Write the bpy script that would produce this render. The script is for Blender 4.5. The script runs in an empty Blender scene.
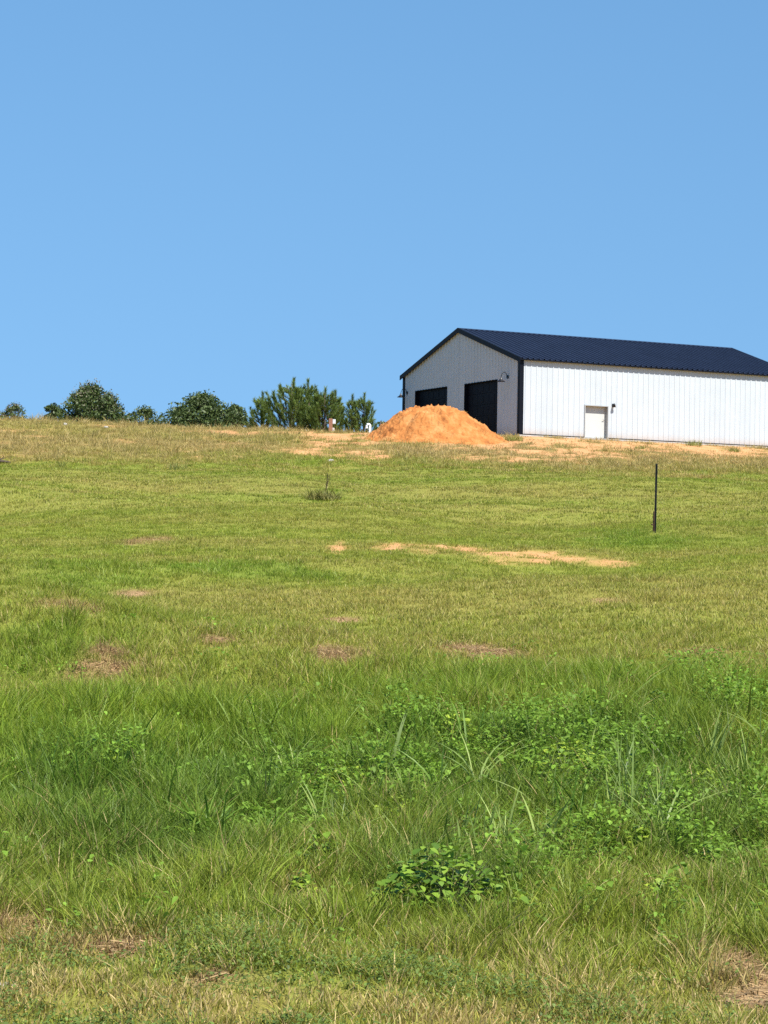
import bpy, bmesh, math, random
import numpy as np
from mathutils import Matrix, Vector

scene = bpy.context.scene
col = scene.collection
R = math.radians
rng = np.random.default_rng(7)
random.seed(7)

# ------------------------------------------------------------------ camera
F_PX, CX, CY = 2278.0, 384.0, 512.0
PITCH, ROLL, EYE = R(1.6144), R(0.9526), 1.65
cam_d = bpy.data.cameras.new('camera')
cam = bpy.data.objects.new('camera', cam_d)
col.objects.link(cam)
cam_d.sensor_fit = 'VERTICAL'
cam_d.sensor_height = 36.0
cam_d.lens = 36.0 * F_PX / 1024.0
cam_d.clip_start = 0.1
cam_d.clip_end = 20000
cam.matrix_world = (Matrix.Translation((0, 0, EYE)) @ Matrix.Rotation(math.pi / 2 + PITCH, 4, 'X')
                    @ Matrix.Rotation(ROLL, 4, 'Z'))
scene.camera = cam

# ------------------------------------------------------------------ light
SUN_DIR = Vector((0.62, -0.785, 0)).normalized()
SUN_EL = R(55)
sd = Vector((SUN_DIR.x * math.cos(SUN_EL), SUN_DIR.y * math.cos(SUN_EL), math.sin(SUN_EL)))
world = bpy.data.worlds.new('World')
scene.world = world
world.use_nodes = True
wn = world.node_tree.nodes
bg = wn['Background']
sky = wn.new('ShaderNodeTexSky')
sky.sky_type = 'NISHITA'
sky.sun_disc = False
sky.sun_elevation = SUN_EL
sky.sun_rotation = math.atan2(sd.x, sd.y)
sky.altitude = 600
sky.air_density = 1.0
sky.dust_density = 0.0
sky.ozone_density = 2.0
# the clear even blue of a dry day: the pale band at the horizon is kept low
tcw = wn.new('ShaderNodeTexCoord')
mpw = wn.new('ShaderNodeMapping')
mpw.inputs['Scale'].default_value = (1, 1, .36)
mpw.inputs['Location'].default_value = (0, 0, .19)
nmw = wn.new('ShaderNodeVectorMath')
nmw.operation = 'NORMALIZE'
world.node_tree.links.new(tcw.outputs['Generated'], mpw.inputs['Vector'])
world.node_tree.links.new(mpw.outputs['Vector'], nmw.inputs[0])
world.node_tree.links.new(nmw.outputs[0], sky.inputs['Vector'])
hsv = wn.new('ShaderNodeHueSaturation')
hsv.inputs['Hue'].default_value = 0.4945
hsv.inputs['Saturation'].default_value = 1.2
world.node_tree.links.new(sky.outputs['Color'], hsv.inputs['Color'])
world.node_tree.links.new(hsv.outputs['Color'], bg.inputs['Color'])
bg.inputs['Strength'].default_value = 0.090
sun_d = bpy.data.lights.new('sun', 'SUN')
sun_d.energy = 5.0
sun_d.angle = R(0.5)
sun_d.color = (1.0, 0.955, 0.88)
sun = bpy.data.objects.new('sun', sun_d)
sun.rotation_euler = sd.to_track_quat('Z', 'Y').to_euler()
sun.location = (30, -30, 60)
col.objects.link(sun)
scene.view_settings.view_transform = 'Standard'
scene.view_settings.look = 'None'
scene.view_settings.exposure = 0.85
scene.view_settings.gamma = 1
scene.view_settings.use_curve_mapping = False
scene.render.engine = 'CYCLES'
cy = scene.cycles
cy.max_bounces = 4
cy.diffuse_bounces = 2
cy.glossy_bounces = 2
cy.transmission_bounces = 3
cy.transparent_max_bounces = 4
cy.sample_clamp_indirect = 6
cy.use_denoising = False
cy.use_adaptive_sampling = True
cy.adaptive_threshold = 0.01


# ------------------------------------------------------------------ noise
_perm = np.random.default_rng(11).random((256, 256))


def vnoise(x, y):
    xi = np.floor(x).astype(int)
    yi = np.floor(y).astype(int)
    fx = x - xi
    fy = y - yi
    fx = fx * fx * (3 - 2 * fx)
    fy = fy * fy * (3 - 2 * fy)
    a = _perm[xi & 255, yi & 255]
    b = _perm[(xi + 1) & 255, yi & 255]
    c = _perm[xi & 255, (yi + 1) & 255]
    d = _perm[(xi + 1) & 255, (yi + 1) & 255]
    return (a * (1 - fx) + b * fx) * (1 - fy) + (c * (1 - fx) + d * fx) * fy


def fbm(x, y, o=4, seed=0.0):
    s = 0
    a = 0.5
    t = 0
    x = np.asarray(x, float) + seed * 17.3
    y = np.asarray(y, float) + seed * 9.7
    for i in range(o):
        s = s + a * vnoise(x, y)
        t += a
        a *= 0.5
        x = x * 2.03 + 5.1
        y = y * 2.03 + 1.7
    return s / t


def sstep(a, b, x):
    t = np.clip((x - a) / (b - a), 0, 1)
    return t * t * (3 - 2 * t)


# ------------------------------------------------------------------ terrain
YAW = R(63.296)
BC = np.array([6.402, 108.584])
BZ = 6.8125 + EYE
BW, BL, BH, SL = 12.19, 16.42, 3.66, 0.3128
D1 = np.array([math.sin(YAW), math.cos(YAW)])
D2 = np.array([-math.cos(YAW), math.sin(YAW)])
PR = np.array([(-200, 0.0), (0, 0), (8.4, 0.0), (9.8, 0.0), (12, 0.0), (13.5, .085), (15.7, .244), (18.6, .474), (21.5, .668),
               (26, .92), (33, 1.30), (38, 1.60), (43, 1.95), (51, 2.61), (58, 3.2), (65, 3.82), (72, 4.45), (80, 5.2), (88, 6.03),
               (97, 7.05), (103, 7.75), (107.6, 8.42), (110, BZ), (5000, BZ)])


def base_z(y):
    s = 0
    for k, w in ((-1.2, .2), (-.6, .2), (0, .2), (.6, .2), (1.2, .2)):
        kk = k * np.clip(y / 40, .3, 1)
        s = s + w * np.interp(y + kk, PR[:, 0], PR[:, 1])
    return s


def hgt(x, y, fine=True):
    x = np.asarray(x, float)
    y = np.asarray(y, float)
    ye = y - sstep(85, 107, y) * 0.503 * np.maximum(x - 6.4, 0) * (1 - sstep(25, 60, x)) - sstep(85, 107, y) * sstep(25, 60, x) * 9.3
    z = base_z(ye)
    left = np.clip((2.5 - x) / 23, 0, 1.3) ** 1.6
    z = z + 0.45 * left * sstep(84, 111, y)
    # ground falls away behind the crest; the pad is flat round the building
    ys = y - 24 * sstep(-2, 5, x)
    z = z - np.interp(ys, [112.5, 120, 135, 180, 400, 3000], [0, .45, 1.4, 4.5, 9, 20])
    n = (fbm(x * .35, y * .35, 3, 1) - .5) * 0.22 + (fbm(x * 1.1, y * 1.1, 3, 2) - .5) * 0.10
    amp = sstep(6, 10, y) * (1 - .45 * sstep(100, 106, y)) * (1 - sstep(115, 125, y) * .5)
    ly = (x - BC[0]) * D2[0] + (y - BC[1]) * D2[1]
    lx = (x - BC[0]) * D1[0] + (y - BC[1]) * D1[1]
    inpad = sstep(-2.5, -.6, ly) * sstep(-2.5, -.6, lx)
    z = z + n * amp * (1 - inpad)
    z = z + (fbm(x * .13, y * .10, 2, 8) - .5) * .75 * sstep(22, 34, y) * (1 - sstep(72, 90, y))
    # a bank on the left that drops into a shallow dip above the weeds
    z = z - .24 * np.exp(-((y - 21.8 + .5 * (x + 3)) / 1.1) ** 2) * (1 - sstep(-1.5, 1.0, x))
    z = z + .16 * np.exp(-((y - 25.2 + .5 * (x + 3)) / 1.5) ** 2) * (1 - sstep(-1.0, 1.5, x))
    # old scarp with bare sand, a hump of lush grass at the left
    z = z + 0.16 * np.exp(-((y - 46.5) / 2.2) ** 2) * sstep(-2, 1, x) * (1 - sstep(4, 7, x))
    z = z + 0.22 * 1.6 * np.exp(-((x + 4.3) / 1.3) ** 2 - ((y - 26.2) / 2.2) ** 2)
    return z


def ray(px, py):
    qx, qy = px - CX, py - CY
    c, s = math.cos(-ROLL), math.sin(-ROLL)
    ux, uy = c * qx - s * qy, s * qx + c * qy
    d = np.array([ux / F_PX, 1.0, -uy / F_PX])
    cp, sp = math.cos(PITCH), math.sin(PITCH)
    return np.array([d[0], d[1] * cp - d[2] * sp, d[1] * sp + d[2] * cp])


def hit(px, py):
    d = ray(px, py)
    t = np.linspace(5, 140, 5400)
    g = hgt(d[0] * t, d[1] * t) - (EYE + d[2] * t)
    i = np.argmax(g > 0)
    if g[i] <= 0:
        i = len(t) - 1
    return d[0] * t[i], d[1] * t[i]


def at_depth(px, py, dist):
    d = ray(px, py)
    t = dist / d[1]
    return d[0] * t, dist, EYE + d[2] * t


# world patches found from where they lie in the view: (px, py, rx, ry)
def ell(px, py, rx, ry):
    x, y = hit(px, py)
    y0 = hit(px, py + ry)[1]
    y1 = hit(px, py - ry)[1]
    return (x, y, rx * y / F_PX, max((y1 - y0) / 2, 0.12))


SAND = [(400, 547, 24, 4), (430, 549, 30, 5), (465, 552, 34, 6), (500, 555, 34, 7), (535, 557, 36, 7), (570, 560, 36, 6), (605, 562, 30, 5), (627, 563, 18, 3),
        (338, 547, 9, 7), (640, 455, 150, 6), (560, 452, 60, 7), (715, 451, 70, 5), (318, 452, 22, 5), (378, 456, 16, 5), (225, 432, 34, 2),
        (345, 433, 40, 2.5), (480, 446, 60, 5), (600, 446, 170, 4), (500, 459, 60, 3), (10, 456, 20, 2)]
DRY = [(30, 985, 90, 35), (180, 1000, 120, 22), (420, 1015, 140, 14)]
THATCH = [(352, 657, 18, 5), (322, 653, 8, 5), (470, 655, 22, 5), (505, 656, 20, 4), (95, 672, 26, 9), (110, 658, 16, 7), (130, 597, 14, 3), (70, 605, 18, 3),
          (15, 938, 26, 10), (70, 952, 18, 6), (135, 950, 34, 7), (212, 980, 16, 7), (748, 998, 34, 22), (758, 985, 24, 18), (636, 910, 12, 7),
          (705, 655, 20, 3), (215, 640, 14, 3), (345, 620, 16, 2), (300, 895, 16, 7), (610, 601, 16, 2), (150, 540, 18, 3)]
LUSH = [(45, 655, 80, 32), (430, 700, 220, 28), (690, 700, 130, 28), (325, 493, 22, 6), (640, 540, 55, 9), (120, 730, 140, 26),
        (250, 570, 90, 10), (60, 590, 70, 10)]
WEEDY = [(620, 790, 170, 75), (440, 790, 120, 60), (240, 800, 130, 50), (460, 880, 110, 30), (90, 800, 110, 40), (150, 845, 150, 25), (700, 850, 90, 60)]
SAND_E = [ell(e[0], e[1], e[2], e[3] * (.85 if e[1] > 500 else 1)) for e in SAND]
THATCH_E = [ell(e[0], e[1], e[2] * 1.3, e[3] * 1.3) for e in THATCH]
LUSH_E = [ell(*e) for e in LUSH]
WEEDY_E = [ell(*e) for e in WEEDY]
DRY_E = [ell(*e) for e in DRY]
STRAW_E = [ell(*e) for e in [(752, 1002, 34, 26), (768, 985, 26, 22)]]
LEAFY_E = [ell(*e) for e in [(630, 780, 170, 60), (470, 790, 110, 55), (300, 810, 60, 40), (110, 785, 40, 22), (620, 870, 120, 40), (440, 720, 60, 20), (730, 700, 40, 20)]]


def blob(E_, x, y, ns, soft=.45):
    m = np.zeros_like(x)
    w = (fbm(x * ns, y * ns, 4, 5) - .5) * 1.0 + (fbm(x * ns * 3.3, y * ns * 3.3, 3, 6) - .5) * 1.2
    for (ex, ey, ax, ay) in E_:
        r = np.sqrt(((x - ex) / ax) ** 2 + ((y - ey) / ay) ** 2)
        m = np.maximum(m, 1 - sstep(1 - soft, 1 + soft, r + w))
    return m


def blob_plain(E_, x, y):
    m = np.zeros_like(x)
    for (ex, ey, ax, ay) in E_:
        m = np.maximum(m, 1 - sstep(.7, 1.25, np.sqrt(((x - ex) / ax) ** 2 + ((y - ey) / ay) ** 2)))
    return m


C_LUSH = np.array([.185, .268, .022])
C_MID = np.array([.285, .312, .040])
C_OLIVE = np.array([.33, .265, .062])
C_STRAW = np.array([.54, .41, .17])
C_BROWN = np.array([.27, .165, .085])
C_WEED = np.array([.105, .190, .023])
_PLANTS = []


def mix(a, b, t):
    return a * (1 - t)[:, None] + b * t[:, None]


KD = [7.0, 8.4, 9.2, 9.8, 10.6, 11.6, 12.4, 14, 16.5, 18.5, 21.5, 23.5, 26, 30, 38, 46, 58, 72, 81, 84, 86, 92, 100, 108, 125]
KH = [.05, .05, .06, .09, .15, .16, .15, .16, .17, .17, .15, .10, .078, .062, .056, .055, .055, .055, .06, .09, .14, .18, .18, .18, .2]
KDRY = [.36, .36, .34, .25, .08, .06, .14, .06, .04, .05, .09, .14, .18, .17, .17, .22, .20, .14, .13, .25, .68, .72, .72, .7, .5]
KG = [.5, .5, .5, .6, .72, .78, .85, .95, .9, .82, .66, .48, .38, .38, .42, .30, .30, .40, .42, .35, .12, .08, .08, .08, .2]


def fields(x, y):
    x = np.asarray(x, float)
    y = np.asarray(y, float)
    n1 = fbm(x * .5 / np.clip(y / 20, 1, 3), y * .35 / np.clip(y / 20, 1, 3), 4, 21) - .5
    n2 = fbm(x * 1.9, y * 1.5, 3, 31) - .5
    n3 = fbm(x * .12, y * .10, 3, 41) - .5
    yy = y * (1 + .10 * n1 + .12 * n2 * sstep(15, 20, y) + .04 * n2 + .34 * (fbm(x * .28, y * .06, 3, 23) - .5) * sstep(14, 18, y) * (1 - sstep(30, 45, y)))
    gh = np.interp(yy, KD, KH)
    dry = np.clip(np.interp(yy, KD, KDRY) + (n1 * .55 + n2 * .30) * np.interp(yy, [9, 11, 20, 24], [1, .35, .35, 1]), 0, 1)
    gr = np.clip(np.interp(yy, KD, KG) - n3 * .6 - n1 * .5 + n2 * .2, 0, 1)
    # mown swaths across the far field
    sw = np.sin(y * 1.15 + 2.2 * fbm(x * .05, y * .08, 2, 3) * 3.0) * sstep(30, 40, y) * (1 - sstep(80, 84, y))
    dry = np.clip(dry + (.10 * sw + .75 * (fbm(x * .035 + 3, y * .20, 3, 47) - .5)) * sstep(22, 30, y), 0, 1)
    sand = blob(SAND_E, x, y, .55)
    crest = sstep(86, 92, yy)
    sp = sstep(.57, .66, fbm(x * .9, y * .7, 4, 51)) * crest
    pl = (x - BC[0]) * D2[0] + (y - BC[1]) * D2[1]
    near_b = sstep(-8.5, -4.0, pl + n1 * 5 + n2 * 5) * sstep(-1, 4, x)
    sand = np.clip(np.maximum(sand, sp * .6), 0, 1)
    # weeds recolonising the sand
    sand = sand * (1 - .5 * (1 - crest) * sstep(.50, .60, fbm(x * 2.3, y * 1.1, 3, 63)))
    sand = sand * (1 - (.30 + .6 * crest) * sstep(.53, .62, fbm(x * 1.1 + 3, y * .8, 3, 61)))
    sand = np.maximum(sand, near_b * (1 - .85 * sstep(.54, .60, fbm(x * 1.5 + 3, y * 1.1, 3, 62))))
    th = blob(THATCH_E, x, y, 1.6) * (.35 + .65 * sstep(.38, .58, fbm(x * 4.1, y * 2.7, 3, 66)))
    lu = blob(LUSH_E, x, y, .7, .6)
    we = blob(WEEDY_E, x, y, .9, .6)
    dry = np.clip(dry + .35 * blob(DRY_E, x, y, 1.2, .7), 0, 1)
    th = th * (1 - .5 * we)
    gr = np.clip(np.maximum(gr, lu * .95), 0, 1)
    dry = np.clip(dry * (1 - .75 * lu) * (1 - .6 * we) + .75 * th, 0, 1)
    st = blob(STRAW_E, x, y, 1.6)
    th = np.maximum(th, st)
    pm = blob_plain(_PLANTS, x, y)
    gh = gh * (1 - .18 * crest) * (1 - .55 * pm) * (1 + .35 * lu + .1 * we) * (1 - .55 * th) * (1 - .55 * sand) * (1 + .6 * n2) * (.62 + .85 * sstep(.3, .72, fbm(x * 3.1, y * 2.4, 2, 88)))
    c = mix(np.broadcast_to(C_MID, (x.size, 3)), C_LUSH, gr)
    c = mix(c, C_WEED, we * .75)
    c = mix(c, C_OLIVE, np.clip(dry * 1.1, 0, 1))
    c = mix(c, C_BROWN, np.clip(th * .75 + crest * (.12 + .45 * np.clip(n1 + .3, 0, 1)), 0, 1))
    dens = (1 - .80 * sand) * (1 - .45 * th * (1 - .35 * sstep(14, 18, y))) * (1 - .25 * crest) * (1 - .86 * st)
    return dict(h=np.maximum(gh, .025), dry=dry, sand=sand, th=th, we=we, lu=lu, gr=gr, col=c, dens=dens, crest=crest)


# ------------------------------------------------------------------ material helpers
def new_mat(name):
    m = bpy.data.materials.new(name)
    m.use_nodes = True
    return m, m.node_tree.nodes, m.node_tree.links, m.node_tree.nodes['Principled BSDF']


def simple(name, c, rough=.5, metal=0.0, spec=.5, var=.12, scale=6.0, bump=0.0, bscale=60.0):
    m, n, l, b = new_mat(name)
    tc = n.new('ShaderNodeTexCoord')
    no = n.new('ShaderNodeTexNoise')
    no.inputs['Scale'].default_value = scale
    no.inputs['Detail'].default_value = 6
    l.new(tc.outputs['Object'], no.inputs['Vector'])
    rp = n.new('ShaderNodeValToRGB')
    rp.color_ramp.elements[0].color = tuple(v * (1 - var) for v in c) + (1,)
    rp.color_ramp.elements[1].color = tuple(min(1, v * (1 + var)) for v in c) + (1,)
    rp.color_ramp.elements[0].position = .3
    rp.color_ramp.elements[1].position = .7
    l.new(no.outputs['Fac'], rp.inputs['Fac'])
    l.new(rp.outputs['Color'], b.inputs['Base Color'])
    b.inputs['Roughness'].default_value = rough
    b.inputs['Metallic'].default_value = metal
    b.inputs['Specular IOR Level'].default_value = spec
    if bump:
        n2 = n.new('ShaderNodeTexNoise')
        n2.inputs['Scale'].default_value = bscale
        n2.inputs['Detail'].default_value = 5
        l.new(tc.outputs['Object'], n2.inputs['Vector'])
        bp = n.new('ShaderNodeBump')
        bp.inputs['Strength'].default_value = bump
        bp.inputs['Distance'].default_value = .02
        l.new(n2.outputs['Fac'], bp.inputs['Height'])
        l.new(bp.outputs['Normal'], b.inputs['Normal'])
    return m


def leaf_mat(name, colr=None, instancer=True, trans=.35, rough=.5, spec=.35, straw=None, varh=.25):
    """thin leaf or blade: diffuse/gloss front with light coming through; colour varies from blade to blade"""
    m, n, l, b = new_mat(name)
    a = n.new('ShaderNodeAttribute')
    a.attribute_name = 'rnd'
    if instancer:
        ci = n.new('ShaderNodeAttribute')
        ci.attribute_type = 'INSTANCER'
        ci.attribute_name = 'tint'
        csock = ci.outputs['Color']
    else:
        rg = n.new('ShaderNodeRGB')
        rg.outputs[0].default_value = (*colr, 1)
        csock = rg.outputs[0]
    hs = n.new('ShaderNodeHueSaturation')
    mr = n.new('ShaderNodeMapRange')
    mr.inputs['To Min'].default_value = 1 - varh * 1.3
    mr.inputs['To Max'].default_value = 1 + varh * 1.6
    l.new(a.outputs['Fac'], mr.inputs['Value'])
    l.new(mr.outputs['Result'], hs.inputs['Value'])
    mh = n.new('ShaderNodeMath')
    mh.operation = 'MULTIPLY_ADD'
    l.new(a.outputs['Fac'], mh.inputs[0])
    mh.inputs[1].default_value = -.03
    mh.inputs[2].default_value = .505
    l.new(mh.outputs[0], hs.inputs['Hue'])
    l.new(csock, hs.inputs['Color'])
    out = hs.outputs['Color']
    if straw is not None:
        dn = n.new('ShaderNodeAttribute')
        dn.attribute_type = 'INSTANCER'
        dn.attribute_name = 'dry'
        r2 = n.new('ShaderNodeAttribute')
        r2.attribute_name = 'rnd2'
        lt = n.new('ShaderNodeMath')
        lt.operation = 'SUBTRACT'
        l.new(dn.outputs['Fac'], lt.inputs[0])
        l.new(r2.outputs['Fac'], lt.inputs[1])
        cl = n.new('ShaderNodeMapRange')
        cl.inputs['From Min'].default_value = -.12
        cl.inputs['From Max'].default_value = .18
        l.new(lt.outputs[0], cl.inputs['Value'])
        ms = n.new('ShaderNodeMath')
        ms.operation = 'MULTIPLY'
        l.new(cl.outputs['Result'], ms.inputs[0])
        ms.inputs[1].default_value = .85
        mx = n.new('ShaderNodeMix')
        mx.data_type = 'RGBA'
        l.new(ms.outputs[0], mx.inputs['Factor'])
        l.new(out, mx.inputs[6])
        mx.inputs[7].default_value = (*straw, 1)
        out = mx.outputs[2]
    l.new(out, b.inputs['Base Color'])
    b.inputs['Roughness'].default_value = rough
    b.inputs['Specular IOR Level'].default_value = spec
    tr = n.new('ShaderNodeBsdfTranslucent')
    l.new(out, tr.inputs['Color'])
    ms2 = n.new('ShaderNodeMixShader')
    ms2.inputs[0].default_value = trans
    l.new(b.outputs[0], ms2.inputs[1])
    l.new(tr.outputs[0], ms2.inputs[2])
    l.new(ms2.outputs[0], n['Material Output'].inputs['Surface'])
    return m


# ------------------------------------------------------------------ object helpers
def tag(o, label=None, cat=None, group=None, kind=None):
    if label:
        o['label'] = label
    if cat:
        o['category'] = cat
    if group:
        o['group'] = group
    if kind:
        o['kind'] = kind
    return o


def mesh_obj(name, verts, faces, mat=None, parent=None, smooth=False, link=True):
    me = bpy.data.meshes.new(name)
    me.from_pydata([tuple(v) for v in verts], [], faces)
    if smooth:
        me.polygons.foreach_set('use_smooth', [True] * len(me.polygons))
    me.update()
    o = bpy.data.objects.new(name, me)
    if mat:
        me.materials.append(mat)
    if link:
        col.objects.link(o)
    if parent:
        o.parent = parent
    return o


def np_mesh(name, V, Fq, attrs=None, mat=None, parent=None, link=True, smooth=False):
    """V (n,3) float, Fq (m,k) int faces of equal size (or a list of such arrays)"""
    me = bpy.data.meshes.new(name)
    Fl = Fq if isinstance(Fq, list) else [Fq]
    me.vertices.add(len(V))
    me.vertices.foreach_set('co', np.asarray(V, np.float32).ravel())
    loops = np.concatenate([f.ravel() for f in Fl]).astype(np.int32)
    tot = np.concatenate([np.full(len(f), f.shape[1]) for f in Fl]).astype(np.int32)
    me.loops.add(len(loops))
    me.loops.foreach_set('vertex_index', loops)
    me.polygons.add(len(tot))
    st = np.concatenate([[0], np.cumsum(tot)[:-1]]).astype(np.int32)
    me.polygons.foreach_set('loop_start', st)
    if smooth:
        me.polygons.foreach_set('use_smooth', np.ones(len(tot), bool))
    me.update(calc_edges=True)
    for k, v in (attrs or {}).items():
        v = np.asarray(v, np.float32)
        if v.ndim == 1:
            a = me.attributes.new(k, 'FLOAT', 'POINT')
            a.data.foreach_set('value', v)
        else:
            a = me.attributes.new(k, 'FLOAT_COLOR', 'POINT')
            a.data.foreach_set('color', np.concatenate([v, np.ones((len(v), 1), np.float32)], 1).ravel())
    o = bpy.data.objects.new(name, me)
    if mat:
        me.materials.append(mat)
    if link:
        col.objects.link(o)
    if parent:
        o.parent = parent
    return o


def empty(name, loc, rz=0.0):
    o = bpy.data.objects.new(name, None)
    o.location = loc
    o.rotation_euler = (0, 0, rz)
    o.empty_display_size = .2
    col.objects.link(o)
    return o


class MB:
    def __init__(s):
        s.v = []
        s.f = []

    def add(s, v, f):
        b = len(s.v)
        s.v += [tuple(p) for p in v]
        s.f += [tuple(i + b for i in q) for q in f]
        return s

    def box(s, x0, x1, y0, y1, z0, z1):
        v = [(x0, y0, z0), (x1, y0, z0), (x1, y1, z0), (x0, y1, z0), (x0, y0, z1), (x1, y0, z1), (x1, y1, z1), (x0, y1, z1)]
        return s.add(v, [(0, 3, 2, 1), (4, 5, 6, 7), (0, 1, 5, 4), (1, 2, 6, 5), (2, 3, 7, 6), (3, 0, 4, 7)])

    def tube(s, pts, rad, n=8, cap=True):
        pts = [Vector(p) for p in pts]
        if not hasattr(rad, '__len__'):
            rad = [rad] * len(pts)
        b = len(s.v)
        for i, p in enumerate(pts):
            t = (pts[min(i + 1, len(pts) - 1)] - pts[max(i - 1, 0)]).normalized()
            a = Vector((0, 0, 1)) if abs(t.z) < .9 else Vector((1, 0, 0))
            u = t.cross(a).normalized()
            w = t.cross(u)
            for k in range(n):
                an = 2 * math.pi * k / n
                s.v.append(tuple(p + (u * math.cos(an) + w * math.sin(an)) * rad[i]))
        for i in range(len(pts) - 1):
            for k in range(n):
                s.f.append((b + i * n + k, b + i * n + (k + 1) % n, b + (i + 1) * n + (k + 1) % n, b + (i + 1) * n + k))
        if cap:
            s.f.append(tuple(b + k for k in range(n))[::-1])
            s.f.append(tuple(b + (len(pts) - 1) * n + k for k in range(n)))
        return s

    def lathe(s, prof, c, n=20, axis='z'):
        b = len(s.v)
        for (r, z) in prof:
            for k in range(n):
                an = 2 * math.pi * k / n
                s.v.append((c[0] + r * math.cos(an), c[1] + r * math.sin(an), c[2] + z))
        for i in range(len(prof) - 1):
            for k in range(n):
                s.f.append((b + i * n + k, b + i * n + (k + 1) % n, b + (i + 1) * n + (k + 1) % n, b + (i + 1) * n + k))
        return s

    def build(s, name, mat, parent=None, smooth=False, bevel=0):
        o = mesh_obj(name, s.v, s.f, mat, parent, smooth)
        if bevel:
            bm = bmesh.new()
            bm.from_mesh(o.data)
            bmesh.ops.bevel(bm, geom=bm.edges[:], offset=bevel, segments=2, affect='EDGES', profile=.5)
            bm.to_mesh(o.data)
            bm.free()
        return o


# ------------------------------------------------------------------ ground
def axis(parts):
    out = [parts[0][0]]
    for a, b, st in parts:
        n = max(1, int(round((b - a) / st)))
        out += list(np.linspace(a, b, n + 1)[1:])
    return np.array(out)


gx = np.concatenate([-np.geomspace(5000, 42, 22)[:-1], axis([(-42, -10, .5), (-10, 10, .16), (10, 42, .5)]), np.geomspace(42, 5000, 22)[1:]])
gy = np.concatenate([-np.geomspace(3000, 10, 14)[:-1], axis([(-10, 6, 1.0), (6, 30, .13), (30, 60, .3), (60, 135, .5)]), np.geomspace(135, 6000, 24)[1:]])
GX, GY = np.meshgrid(gx, gy)
GZ = hgt(GX.ravel(), GY.ravel())
fl = fields(GX.ravel(), GY.ravel())
# loose crumbly relief where the soil is bare
GZ = GZ + fl['sand'] * (fbm(GX.ravel() * 2.6, GY.ravel() * 2.6, 3, 71) - .5) * .10
V = np.stack([GX.ravel(), GY.ravel(), GZ], 1)
nx, ny = len(gx), len(gy)
ii = (np.arange(ny - 1)[:, None] * nx + np.arange(nx - 1)[None, :]).ravel()
Fq = np.stack([ii, ii + 1, ii + nx + 1, ii + nx], 1)


def ground_mat():
    m, n, l, b = new_mat('ground_soil')
    geo = n.new('ShaderNodeNewGeometry')

    def noise(sc, det=6, rough=.6):
        q = n.new('ShaderNodeTexNoise')
        q.inputs['Scale'].default_value = sc
        q.inputs['Detail'].default_value = det
        q.inputs['Roughness'].default_value = rough
        l.new(geo.outputs['Position'], q.inputs['Vector'])
        return q

    def ramp(src, p0, c0, p1, c1):
        r = n.new('ShaderNodeValToRGB')
        r.color_ramp.elements[0].position = p0
        r.color_ramp.elements[0].color = (*c0, 1)
        r.color_ramp.elements[1].position = p1
        r.color_ramp.elements[1].color = (*c1, 1)
        l.new(src, r.inputs['Fac'])
        return r

    def attr(k):
        a = n.new('ShaderNodeAttribute')
        a.attribute_name = k
        return a

    def mixc(f, a, c):
        x = n.new('ShaderNodeMix')
        x.data_type = 'RGBA'
        l.new(f, x.inputs['Factor'])
        l.new(a, x.inputs[6])
        l.new(c, x.inputs[7])
        return x.outputs[2]
    n1 = noise(9)
    n2 = noise(1.3)
    n3 = noise(35)
    turf = attr('turf')
    dark = ramp(n1.outputs['Fac'], .35, (.07, .055, .025), .65, (.13, .11, .045))
    mxx = n.new('ShaderNodeMix')
    mxx.data_type = 'RGBA'
    mxx.inputs['Factor'].default_value = .55
    l.new(dark.outputs['Color'], mxx.inputs[6])
    l.new(turf.outputs['Color'], mxx.inputs[7])
    sandc = ramp(n2.outputs['Fac'], .32, (.43, .20, .078), .68, (.55, .305, .138))
    sand2 = ramp(n3.outputs['Fac'], .35, (.28, .135, .058), .6, (.58, .34, .165))
    ms = n.new('ShaderNodeMix')
    ms.data_type = 'RGBA'
    ms.inputs['Factor'].default_value = .4
    l.new(sandc.outputs['Color'], ms.inputs[6])
    l.new(sand2.outputs['Color'], ms.inputs[7])
    thc = ramp(n3.outputs['Fac'], .35, (.13, .08, .04), .65, (.46, .30, .15))
    c = mixc(attr('thatch').outputs['Fac'], mxx.outputs[2], thc.outputs['Color'])
    c = mixc(attr('sand').outputs['Fac'], c, ms.outputs[2])
    l.new(c, b.inputs['Base Color'])
    b.inputs['Roughness'].default_value = .95
    b.inputs['Specular IOR Level'].default_value = .1
    bp = n.new('ShaderNodeBump')
    bp.inputs['Strength'].default_value = .6
    bp.inputs['Distance'].default_value = .04
    l.new(n1.outputs['Fac'], bp.inputs['Height'])
    l.new(bp.outputs['Normal'], b.inputs['Normal'])
    return m


ground = np_mesh('ground', V, Fq, {'sand': fl['sand'], 'thatch': fl['th'], 'turf': fl['col']}, ground_mat(), smooth=True)
tag(ground, kind='structure')
ground['label'] = 'grassy hillside rising to a sandy crest'

# ------------------------------------------------------------------ metal building
M_WHITE = simple('white_ribbed_steel', (.465, .505, .535), .45, 0, .35, .03, 1.2)


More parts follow.
